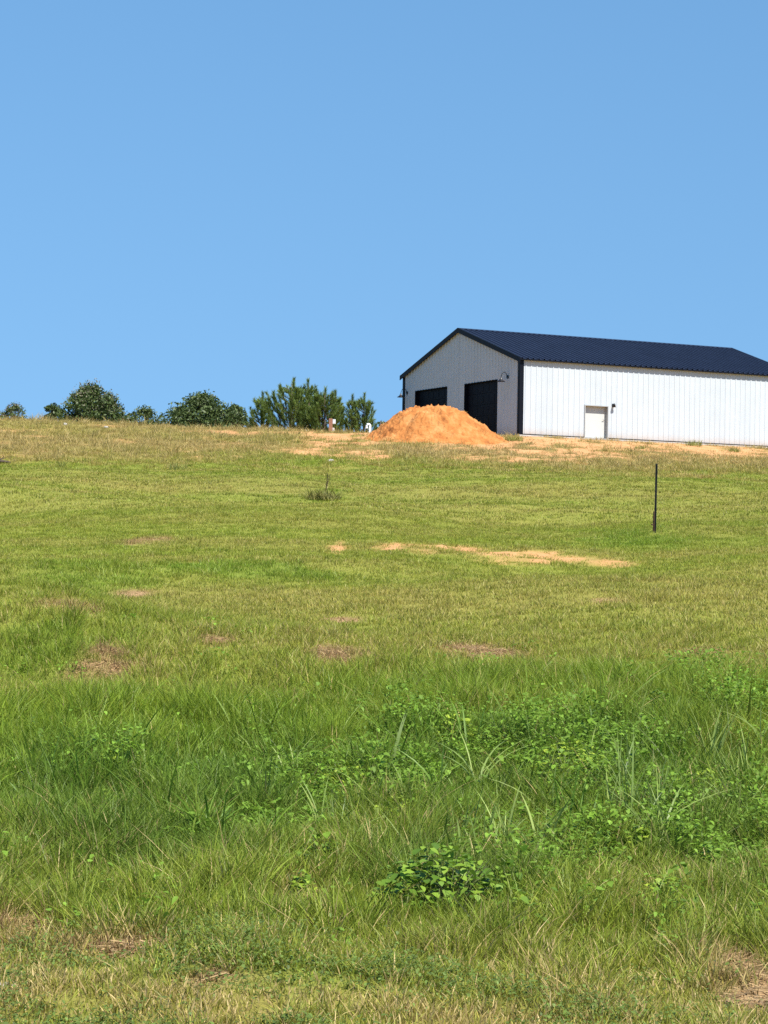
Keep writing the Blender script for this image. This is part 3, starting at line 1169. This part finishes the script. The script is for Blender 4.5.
def leaf_cover(name, label, seed, y0, y1, count, m, s0, s1, tone, lift, chance):
    """low broadleaf ground cover: thousands of small leaves between the grass blades"""
    r = np.random.default_rng(seed)
    x, y = wedge(y0, y1, count, .235, 1.5, r)
    f = fields(x, y)
    k = r.random(len(x)) < chance(x, y, f)
    x, y = x[k], y[k]
    f = {q: v[k] for q, v in f.items()}
    id_ = np.repeat(np.arange(len(x)), m)
    n = len(id_)
    cx = x[id_] + r.normal(size=n) * .055
    cy_ = y[id_] + r.normal(size=n) * .055
    cz = hgt(cx, cy_) + f['h'][id_] * (.35 + lift * r.random(n))
    s = (s0 + s1 * r.random(n)) * (.8 + .5 * r.random(len(x)))[id_]
    yw = r.random(n) * 2 * math.pi
    tl = (r.random(n) - .3) * 1.1
    F3 = np.stack([np.cos(yw) * np.cos(tl), np.sin(yw) * np.cos(tl), -np.sin(tl)], 1)
    S3 = np.stack([-np.sin(yw), np.cos(yw), (r.random(n) - .5) * .7], 1)
    U3 = np.cross(F3, S3)
    c0 = np.stack([cx, cy_, cz], 1)
    pr = [(0, .0, 0), (.25, .40, .08), (.6, .34, .06), (1.0, 0, -.10), (.6, -.34, .06), (.25, -.40, .08), (.45, 0, -.02)]
    nar = (.45 + .6 * r.random(len(x)))[id_][:, None]
    V = np.stack([c0 + s[:, None] * (a * F3 + b_ * nar * S3 + c_ * U3) for a, b_, c_ in pr], 1).reshape(-1, 3)
    b = np.arange(n) * 7
    Q = np.concatenate([np.stack([b, b + 5, b + 4, b + 6], 1), np.stack([b, b + 6, b + 2, b + 1], 1), np.stack([b + 6, b + 4, b + 3, b + 2], 1)])
    t = np.array(tone) * (.65 + .5 * r.random((len(x), 1)))[id_] * (.75 + .5 * r.random((n, 1)))
    o = np_mesh(name, V, Q, {'tint': np.repeat(t, 7, 0)}, M_GRASS)
    tag(o, label, None, None, 'stuff')


leaf_cover('weeds', 'low broadleaf ground cover among the grass', 9, 9.5, 25, 24000, 18, .017, .029, (.19, .32, .036), 1.0,
           lambda x, y, f: (.03 + .97 * blob(LEAFY_E, x, y, .9, .6)) * (1 - f['sand']) * (1 - .8 * f['th']) * .8 * sstep(.42, .56, fbm(x * 1.3, y * .9, 3, 77)))
leaf_cover('clover', 'short clover like leaves in the low verge turf', 10, 7.6, 10.6, 9000, 9, .010, .012, (.15, .22, .045), .9,
           lambda x, y, f: (1 - f['th']) * sstep(10.6, 9.4, y) * sstep(.40, .6, fbm(x * 2.2, y * 2.0, 3, 78)))


def litter(name, label, seed):
    """dead clippings lying on the bare spots of the verge"""
    r = np.random.default_rng(seed)
    x, y = wedge(7.4, 27, 500000, .235, .6, r)
    f = fields(x, y)
    k = r.random(len(x)) < f['th'] ** 1.5 * .6
    x, y = x[k], y[k]
    n = len(x)
    z = hgt(x, y) + .004 + .03 * r.random(n) ** 2
    ln = .015 + .05 * r.random(n)
    a = r.random(n) * 2 * math.pi
    d = np.stack([np.cos(a), np.sin(a), (r.random(n) - .4) * .5], 1) * ln[:, None]
    w = np.stack([-np.sin(a), np.cos(a), (r.random(n) - .5)], 1) * (.0022 + .002 * r.random(n))[:, None]
    c = np.stack([x, y, z], 1)
    V = np.stack([c - d - w, c + d - w, c + d + w, c - d + w], 1).reshape(-1, 3)
    t = np.array([.46, .32, .16]) * (.45 + .9 * r.random((n, 1)))
    o = np_mesh(name, V, np.arange(n * 4).reshape(n, 4), {'tint': np.repeat(t, 4, 0)}, M_GRASS)
    tag(o, label, None, None, 'stuff')


litter('dead_grass', 'dry clippings on the bare spots', 12)

# ------------------------------------------------------------------ single plants in the weedy bank
M_VINE = leaf_mat('vine_leaf', (.12, .225, .026), False, .28, .45, .2, varh=.3)
M_WEEDL = leaf_mat('pale_weed_leaf', (.21, .32, .034), False, .3, .5, .2, varh=.25)
M_BLADE = leaf_mat('reed_blade', (.21, .30, .075), False, .3, .45, .25, varh=.25)
M_TUFT = leaf_mat('tuft_blade', (.20, .23, .055), False, .3, .5, .2, varh=.3)
M_STALK = leaf_mat('green_stem', (.10, .13, .04), False, .1, .5, .3)
M_DRYSTALK = leaf_mat('brown_stem', (.10, .08, .035), False, .1, .6, .2)


def stems(n, rad, h, seed, th=.004):
    r = random.Random(seed)
    mb = MB()
    for i in range(n):
        a = r.random() * 6.28
        q = rad * math.sqrt(r.random()) * .8
        mb.tube([(q * .2 * math.cos(a), q * .2 * math.sin(a), -.03), (q * .6 * math.cos(a), q * .6 * math.sin(a), h * .5), (q * math.cos(a), q * math.sin(a), h * (.7 + .3 * r.random()))], [th, th * .8, th * .4], 5)
    return mb


def with_rnd(o):
    a = o.data.attributes.new('rnd', 'FLOAT', 'POINT')
    a.data.foreach_set('value', [.5] * len(o.data.vertices))
    return o


def broadleaf(px, py, wpx, hpx, leafs, label, mat, cat='weed', group='broadleaf weeds on the bank', name='broadleaf_weed', dens=1.0, seed=None):
    x, y = hit(px, py)
    z = float(hgt(x, y))
    rad = wpx / 2 * y / F_PX
    hh = hpx * y / F_PX * 1.15 + .04
    seed = seed or int(px * 7 + py)
    t = empty(name, (x, y, z))
    tag(t, label, cat, group, 'thing')
    n = int(min(900, 40 + dens * 2.6 * (rad / leafs) ** 2 * 3.0))
    V_, F_, A_ = leaf_set(n, rad, hh, leafs, seed)
    np_mesh('leaves', V_, F_, A_, mat, t)
    with_rnd(stems(max(5, int(n / 14)), rad, hh * .8, seed).build('stems', M_STALK, t))
    return t


def tall_grass(px, py, hpx, n, label, mat, spread=.10, wid=.014, curl=.6, seed=None, group='tall grass clumps on the bank', lean=.16):
    x, y = hit(px, py)
    z = float(hgt(x, y))
    seed = seed or int(px * 5 + py)
    h = 1.02 * hpx * y / F_PX
    n = int(n * 1.4)
    V_, F_, A_ = blade_set(n, spread, h * .45, h * 1.05, wid, lean, curl * .8, seed, 6)
    o = np_mesh('tall_grass', V_, F_, A_, mat)
    o.location = (x, y, z)
    tag(o, label, 'grass clump', group, 'thing')
    return o


for (px, py, w, h, ls, lab, mt, de) in BW_:
    broadleaf(px, py, w, h, ls, lab, M_VINE if mt == 'vine' else M_WEEDL, dens=de)

TG = [
    (632, 835, 110, 26, 'tallest pale grass clump standing up on the right of the bank', .17, .012, .22),
    (655, 850, 90, 16, 'tall grass clump leaning right beside the tallest pale clump', .10, .014, .7),
    (622, 800, 85, 14, 'tall narrow grass clump behind the tallest pale clump', .07, .012, .4),
    (712, 770, 80, 12, 'upright grass clump near the right edge of the bank', .06, .013, .3),
    (758, 750, 60, 8, 'arching grass clump at the right edge of the picture', .06, .015, 1.0),
    (590, 730, 55, 6, 'single arching pale grass clump at the top of the bank', .04, .013, 1.0),
    (205, 840, 60, 40, 'dark green strap leaved clump alone on the left of the bank', .11, .016, 1.0),
    (375, 815, 65, 16, 'arching grass clump left of the middle of the bank', .09, .014, 1.1),
    (437, 800, 75, 10, 'tall dark grass clump with drooping tips in the middle of the bank', .05, .015, .8),
    (480, 790, 70, 10, 'drooping grass clump right of the middle of the bank', .06, .013, 1.1),
    (500, 850, 70, 18, 'blue green grass clump above the vine patch', .10, .013, .5),
    (545, 860, 75, 18, 'blue green grass clump right of the vine patch', .10, .013, .6),
    (360, 850, 55, 14, 'grass clump between two leafy weeds left of the vine patch', .08, .013, .8),
    (590, 790, 75, 12, 'thin grass clump beside the bright yellow green bush', .07, .012, .7),
    (690, 830, 60, 14, 'loose grass clump in front of the spreading weed at right', .09, .012, .8),
    (285, 775, 50, 12, 'short arching grass clump on the left middle of the bank', .08, .013, 1.0),
    (545, 820, 60, 12, 'grass clump in front of the bright yellow green bush', .09, .012, .9),
    (268, 840, 55, 10, 'grass clump right of the dark strap leaved clump', .07, .012, .7),
    (735, 820, 60, 12, 'bending grass clump low at the right edge', .08, .012, .8),
    (470, 850, 80, 12, 'pale upright grass clump just above the vine patch', .12, .011, .3),
    (575, 840, 85, 14, 'pale upright grass clump left of the dark round leafed weed', .14, .011, .35),
    (740, 790, 70, 14, 'pale upright grass clump between the arching clump and the right edge', .12, .011, .3),
    (410, 770, 60, 10, 'pale thin grass clump above the drooping dark clump', .10, .011, .5),
    (330, 830, 60, 14, 'pale grass clump standing left of the arching clump', .12, .011, .5),
    (160, 800, 45, 12, 'pale thin grass clump on the far left part of the bank', .10, .010, .6),
]
for (px, py, h, n, lab, sp, wd, cu) in TG:
    tall_grass(px, py, h, n, lab, M_VINE if 'dark' in lab else M_BLADE, sp, wd, cu)

for (px, py, h, n, lab, sp) in [
    (514, 441, 8, 150, 'green weed tuft at the corner of the building beside the mound', .45),
    (694, 446, 8, 90, 'green weed tuft at the foot of the white wall right of the door', .40),
    (390, 438, 8, 80, 'weed tuft at the left foot of the orange mound', .35),
    (470, 440, 6, 90, 'weed tuft at the right foot of the orange mound', .40),
    (560, 447, 5, 60, 'small weed tuft on the sand left of the walk door', .30),
    (735, 452, 5, 60, 'small weed tuft on the sand near the right edge', .30),
    (640, 449, 5, 50, 'small weed tuft on the sand right of the walk door', .25),
    (178, 470, 9, 60, 'dark weed tuft at the mown edge on the left', .35),
    (62, 468, 11, 26, 'thin upright weed by the fallen log', .14)]:
    tall_grass(px, py, h, n, lab, M_TUFT, sp, .020, .5, group='weed tufts on the crest')

# stalk weed out in the field
x, y = hit(322, 500)
t = empty('stalk_weed', (x, y, float(hgt(x, y))))
tag(t, 'lone dark weed stalk leaning right above a low tuft in the field', 'weed')
sc = y / F_PX
mb = MB().tube([(.05, 0, 0), (.12, 0, .35), (.30 * .6 + .05, 0, 26 * sc)], [.013, .015, .010], 6)
for k in range(26):
    zz = .3 + k * .018
    a = k * 2.4
    mb.tube([(.11 + .1 * (zz - .3), 0, zz), (.11 + .1 * (zz - .3) + .05 * math.cos(a), .05 * math.sin(a), zz + .03)], [.012, .004], 4)
with_rnd(mb.build('stalk', M_DRYSTALK, t))
V_, F_, A_ = blade_set(420, .50, .14, .50, .022, .6, .5, 555, 3)
np_mesh('leaves', V_, F_, A_, leaf_mat('olive_weed_leaf', (.19, .19, .05), False, .25, .55, .2), t)

# ------------------------------------------------------------------ steel fence post
x, y = hit(655, 533)
t = empty('fence_post', (x, y, float(hgt(x, y))))
tag(t, 'lone dark steel post standing in the grassy field', 'post')
t.rotation_euler = (0, R(.6), R(20))
M_POST = simple('dark_green_post_paint', (.018, .020, .018), .6, 0, .3, .4, 8, .3)
M_RUST = simple('rusty_steel', (.055, .028, .018), .8, 0, .2, .5, 10, .5)
ph = 69.5 * y / F_PX
mb = MB()
mb.box(-.026, .026, -.004, .004, -.3, ph)
mb.box(-.004, .004, -.036, -.0041, -.3, ph - .01)
for k in range(24):
    zz = .12 + k * .06
    if zz < ph - .05:
        mb.box(-.009, .009, .0041, .014, zz, zz + .018)
mb.build('steel_post', M_POST, t)
mb = MB()
mb.box(-.05, -.027, -.02, .02, -.2, .50)
mb.tube([(-.034, 0, .18), (-.10, .01, .2)], [.02, .012], 6)
mb.tube([(-.034, 0, .35), (-.07, -.01, .36)], [.018, .012], 6)
mb.build('wooden_stub', M_RUST, t, bevel=.004)

# ------------------------------------------------------------------ small markers on the crest
def crest_spot(px, dist):
    for py in range(395, 470):
        xx, yy, zz = at_depth(px, py, dist)
        if zz <= float(hgt(xx, yy)):
            return xx, yy, float(hgt(xx, yy))
    return xx, yy, float(hgt(xx, yy))


x, y, z = crest_spot(330.5, 110)
s = y / F_PX
t = empty('marker_post', (x, y, z))
tag(t, 'short brown wooden post with white boxes on its right side, in front of the pines', 'marker post')
M_WOOD = simple('red_brown_wood', (.26, .13, .085), .8, 0, .2, .25, 14, .4)
M_PVC = simple('white_plastic', (.78, .79, .80), .4, 0, .4, .03, 4)
M_GREYP = simple('grey_box_paint', (.55, .58, .60), .5, 0, .4, .08, 6)
MB().box(-.09, .09, -.07, .07, -.3, .72).build('post', M_WOOD, t, bevel=.01)
MB().box(.092, .24, -.06, .06, .46, .68).build('meter_box', M_GREYP, t, bevel=.015)
MB().box(.092, .19, -.04, .04, .12, .27).build('outlet_box', M_PVC, t, bevel=.012)

x, y, z = crest_spot(370, 109)
t = empty('vent_pipe', (x, y, z))
tag(t, 'white hooked plastic pipe left of the orange dirt mound', 'pipe')
pts = [(0, 0, -.3), (0, 0, .38)]
for k in range(9):
    a = math.pi * k / 8
    pts.append((-.085 + .085 * math.cos(a), 0, .38 + .085 * math.sin(a)))
pts.append((-.17, 0, .32))
MB().tube(pts, .055, 12).build('pipe', M_PVC, t, True)
MB().tube([(-.17, 0, .32), (-.17, 0, .27)], .066, 12).build('pipe_collar', M_PVC, t)

M_STONE = simple('pale_stone', (.36, .33, .29), .9, 0, .2, .2, 5, .5, 12)


def stone(px, py, wpx, hpx, label, seed, mat=M_STONE):
    x, y = hit(px, py)
    r = np.random.default_rng(seed)
    bm = bmesh.new()
    bmesh.ops.create_icosphere(bm, subdivisions=3, radius=1)
    w, h = wpx / 2 * y / F_PX, hpx * y / F_PX
    for v in bm.verts:
        c = v.co
        k = .75 + .5 * float(fbm(np.array([c.x * 1.5 + seed]), np.array([c.y * 1.5 + c.z * 2]), 3, seed)[0])
        v.co = Vector((c.x * w * k, c.y * w * .8 * k, max(c.z, -.5) * h * .8 * k + h * .25))
    me = bpy.data.meshes.new('stone')
    bm.to_mesh(me)
    bm.free()
    me.materials.append(mat)
    o = bpy.data.objects.new('stone', me)
    o.location = (x, y, float(hgt(x, y)))
    col.objects.link(o)
    tag(o, label, 'stone', 'pale stones')
    return o


stone(331, 462, 7, 3, 'grey white stone below the bare sandy patch left of the mound', 3)
stone(3, 992, 26, 8, 'pale flat stone at the lower left corner of the picture', 4)
stone(65, 425, 5, 2, 'small white stone on the crest under the round pale topped tree', 5)
stone(106, 428, 5, 2, 'small pale stone on the crest below the right side of the pale topped tree', 6)

x, y = hit(-6, 464)
mb = MB().tube([(-1.2, 0, .10), (-.4, .05, .13), (.3, 0, .10), (.62, -.05, .07)], [.09, .08, .06, .03], 8).tube([(.0, .03, .12), (.35, .2, .24)], [.04, .015], 6)
o = mb.build('fallen_log', simple('grey_bark', (.10, .075, .055), .9, 0, .2, .3, 10, .6), None, True)
o.location = (x, y, float(hgt(x, y)))
tag(o, 'dark fallen log lying in the grass at the left edge below the crest', 'log')

# ------------------------------------------------------------------ trees behind the crest
M_BARK = simple('tree_bark', (.11, .085, .065), .9, 0, .2, .3, 8, .5)
TREE_M = {
    'dark': leaf_mat('dark_leaf', (.060, .095, .026), False, .2, .5, .3, varh=.35),
    'mid': leaf_mat('mid_leaf', (.080, .115, .032), False, .25, .5, .3, varh=.35),
    'pale': leaf_mat('pale_seed_leaf', (.19, .18, .11), False, .25, .6, .2, varh=.35),
    'plum': leaf_mat('plum_leaf', (.13, .10, .085), False, .2, .55, .3, varh=.35),
    'pine': leaf_mat('pine_needle', (.135, .205, .045), False, .28, .5, .3, varh=.35),
}


def cards(C, N, size, r, rnd=None):
    """leaf clumps: small bent diamonds at C with random orientation"""
    n = len(C)
    a = r.normal(size=(n, 3))
    a /= np.linalg.norm(a, axis=1)[:, None]
    b = np.cross(a, r.normal(size=(n, 3)))
    b /= np.linalg.norm(b, axis=1)[:, None]
    s = (size * (.5 + r.random(n)))[:, None]
    c = np.cross(a, b)
    V_ = np.stack([C - a * s, C + b * s * .45 + c * s * .15, C + a * s, C - b * s * .45 + c * s * .15], 1).reshape(-1, 3)
    q = np.arange(n * 4).reshape(n, 4)
    rn = r.random(n) if rnd is None else rnd
    return V_, [q], {'rnd': np.repeat(rn, 4), 'rnd2': np.repeat(r.random(n), 4)}


def tree(px, top_py, wpx, dist, label, kind='dark', name='tree', seed=1, top=None, gaps=.2, cat='tree', leaf=.072, low=.0, tall=1.0, nclump=70, per=70):
    """broadleaf tree: trunk, limbs to every clump, clumps of leaf faces through an uneven crown"""
    x, y, zt = at_depth(px, top_py, dist)
    zg = float(hgt(x, y))
    H = zt - zg
    rad = 1.22 * wpx / 2 * dist / F_PX
    r = np.random.default_rng(seed)
    t = empty(name, (x, y, zg))
    tag(t, label, cat, 'trees behind the crest')
    cz0 = H * (.10 + low)
    # clump centres: lumpy dome
    P = []
    while len(P) < nclump * 1.5:
        a = r.random() * 2 * math.pi
        u = r.random() ** .45
        zz = r.random() ** .85
        prof = (.78 + .22 * min(1, zz * 4)) * math.sqrt(max(0, 1 - zz ** 3))
        lob = .82 + .5 * float(fbm(np.array([math.cos(a) * 1.3 + 7]), np.array([math.sin(a) * 1.3 + zz * 1.8]), 3, seed)[0])
        rr = rad * prof * lob * u
        P.append((rr * math.cos(a), rr * math.sin(a), cz0 + (H * .95 - cz0) * zz * (1 - .22 * (u * prof))))
    P = np.array(P)
    cl_r = np.maximum(rad * .27, .24) * (.6 + .7 * r.random(len(P)))
    C, tips = [], []
    for p, q in zip(P, cl_r):
        m = int(1.4 * per * (.6 + .8 * r.random()))
        v = r.normal(size=(m, 3))
        v /= np.linalg.norm(v, axis=1)[:, None]
        v *= (q * r.random(m) ** .45)[:, None]
        v[:, 2] *= .75
        C.append(p + v)
    C = np.concatenate(C)
    C = C[C[:, 2] > .05]
    V_, F_, A_ = cards(C, None, leaf, r)
    crown = np_mesh('crown', V_, F_, A_, TREE_M[kind], t)
    if top:
        # pale seed heads or new growth over the upper outside of the crown
        k = np.where((P[:, 2] > H * .52))[0]
        C2 = []
        for i in k:
            v = r.normal(size=(18, 3))
            v /= np.linalg.norm(v, axis=1)[:, None]
            v[:, 2] = np.abs(v[:, 2]) + .15
            C2.append(P[i] + v * cl_r[i] * (.78 + .24 * r.random((18, 1))))
        V_, F_, A_ = cards(np.concatenate(C2), None, leaf * .62, r)
        np_mesh('seed_heads', V_, F_, A_, TREE_M[top], t)
    mb = MB()
    tr = .035 * H + .03
    lean = (r.random(2) - .5) * .25 * rad
    trunk = [(0, 0, -.3), (lean[0] * .3, lean[1] * .3, H * .3), (lean[0], lean[1], H * .62), (lean[0] * 1.3, lean[1] * 1.3, H * .85)]
    mb.tube(trunk, [tr, tr * .8, tr * .45, tr * .15], 8)
    for i in range(0, len(P), 2):
        p = P[i]
        b = min(max(p[2] * .55, .15), H * .6)
        f_ = b / (H * .62)
        s0 = (lean[0] * f_, lean[1] * f_, b)
        mid = (s0[0] * .5 + p[0] * .5, s0[1] * .5 + p[1] * .5, b + (p[2] - b) * .6)
        mb.tube([s0, mid, tuple(p)], [tr * .35, tr * .22, tr * .06], 5)
    mb.build('trunk', M_BARK, t, True)
    return t


def pine(px, top_py, wpx, dist, label, seed, leaders=1, base_lift=0.0, thin=1.0):
    """young pine: upswept whorls of branches, every shoot a bottle brush of needles"""
    x, y, zt = at_depth(px, top_py, dist)
    zg = float(hgt(x, y))
    H = zt - zg
    rad = wpx / 2 * dist / F_PX
    r = np.random.default_rng(seed)
    t = empty('pine_tree', (x, y, zg))
    tag(t, label, 'pine tree', 'young pines behind the crest')
    mb = MB()
    tr = .016 * H + .02
    mb.tube([(0, 0, -.3), (.02, 0, H * .5), (0, 0, H * .93)], [tr, tr * .65, tr * .2], 7)
    segs = []

    def shoot(p0, p1, p2, ra):
        mb.tube([p0, p1, p2], [ra, ra * .7, ra * .35], 5)
        segs.append((np.array(p0), np.array(p1), np.array(p2)))
    nw = int(7 + H * 1.4)
    for w in range(nw):
        z0 = H * (.10 + base_lift + (.80 - base_lift) * w / nw)
        k = r.integers(3, 6)
        off = r.random() * 6.28
        for j in range(k):
            a = off + 6.28 * j / k + (r.random() - .5) * .6
            ln = rad * (1.08 - .86 * (z0 / H) ** 1.5) * (.65 + .55 * r.random())
            ux, uy = math.cos(a), math.sin(a)
            rise = ln * (.5 + .5 * r.random()) + .12 * H * r.random()
            p1 = (ux * ln * .6, uy * ln * .6, z0 + rise * .25)
            p2 = (ux * ln, uy * ln, min(z0 + rise, H * (.82 + .08 * r.random())))
            shoot((0, 0, z0), p1, p2, tr * .3)
            if r.random() < .7:
                b = a + (r.random() - .5) * 1.5
                q2 = (p1[0] + math.cos(b) * ln * .35, p1[1] + math.sin(b) * ln * .35, p1[2] + ln * (.25 + .4 * r.random()))
                shoot(p1, tuple((np.array(p1) + np.array(q2)) / 2 + np.array([0, 0, -.03])), q2, tr * .2)
    for j in range(leaders * 3):
        a = r.random() * 6.28
        q = rad * (.08 if j == 0 else .25 + .5 * r.random())
        zt_ = H * (1.0 if j == 0 else 1.0 - .20 * (q / rad) - .30 * r.random())
        shoot((q * .5 * math.cos(a), q * .5 * math.sin(a), zt_ - .42 * H), (q * .9 * math.cos(a), q * .9 * math.sin(a), zt_ - .2 * H), (q * 1.0 * math.cos(a), q * 1.0 * math.sin(a), zt_), tr * .25)
    mb.build('trunk', M_BARK, t, True)
    Vn, Rn = [], []
    for (a, b, c) in segs:
        L = np.linalg.norm(c - a)
        m = int(max(30, 185 * L) * thin)
        s = r.random(m) ** .7
        s = .25 + .75 * s
        base = np.where((s < .5)[:, None], a + (b - a) * (s * 2)[:, None], b + (c - b) * ((s - .5) * 2)[:, None])
        ax = (c - b) / (np.linalg.norm(c - b) + 1e-6)
        d = r.normal(size=(m, 3))
        d -= (d @ ax)[:, None] * ax
        d /= np.linalg.norm(d, axis=1)[:, None]
        d = d * .75 + ax * (.55 + .4 * s)[:, None] + np.array([0, 0, .15])
        d /= np.linalg.norm(d, axis=1)[:, None]
        ln = (.15 + .10 * r.random(m))[:, None]
        sd_ = np.cross(d, r.normal(size=(m, 3)))
        sd_ /= np.linalg.norm(sd_, axis=1)[:, None]
        w_ = .011
        Vn.append(np.stack([base - sd_ * w_, base + sd_ * w_, base + d * ln], 1).reshape(-1, 3))
        Rn.append(np.repeat(np.clip(r.random() * .6 + .4 * r.random(m), 0, 1), 3))
    Vn = np.concatenate(Vn)
    Rn = np.concatenate(Rn)
    np_mesh('crown', Vn, np.arange(len(Vn)).reshape(-1, 3), {'rnd': Rn}, TREE_M['pine'], t)
    return t


tree(13, 403, 34, 124, 'small open plum tinted tree at the far left edge of the crest', 'mid', seed=11, top='plum', nclump=30, per=40, low=.2)
tree(54, 400, 24, 123, 'narrow dark tree left of the pale topped tree', 'dark', seed=12, nclump=34, per=70)
tree(93, 386, 60, 122, 'tall round tree with pale seed heads over its top', 'dark', seed=13, top='pale', nclump=95, per=75, leaf=.085)
tree(145, 408, 46, 124, 'low mid green bush between the two large round trees', 'mid', seed=14, nclump=46, per=60)
tree(203, 394, 66, 123, 'dense dark dome shaped tree left of the pines', 'dark', seed=15, nclump=110, per=80, leaf=.080)
tree(236, 404, 34, 125, 'dark lower tree filling the gap beside the first pine', 'dark', seed=16, nclump=44, per=70)
pine(262, 393, 30, 120, 'small slender pine at the left end of the pines', 21, 2)
pine(292, 379, 56, 119, 'tallest bushy pine in the middle of the pines', 22, 3)
pine(309, 380, 36, 121, 'tall slim pine just right of the tallest pine', 23, 2)
pine(325, 388, 40, 118, 'bushy pine behind the brown marker post', 24, 3)
pine(336, 391, 22, 122, 'thin pine at the right end of the pine clump', 25, 1)
pine(352, 395, 18, 122, 'very slender pine standing apart left of the white pipe', 26, 1, thin=.8)
pine(364, 394, 28, 120, 'airy pine standing between the marker post and the dirt mound', 27, 2, thin=.8)
tree(381, 414, 10, 124, 'tiny dark treetop showing just left of the dirt mound', 'dark', seed=17, nclump=14, per=50)
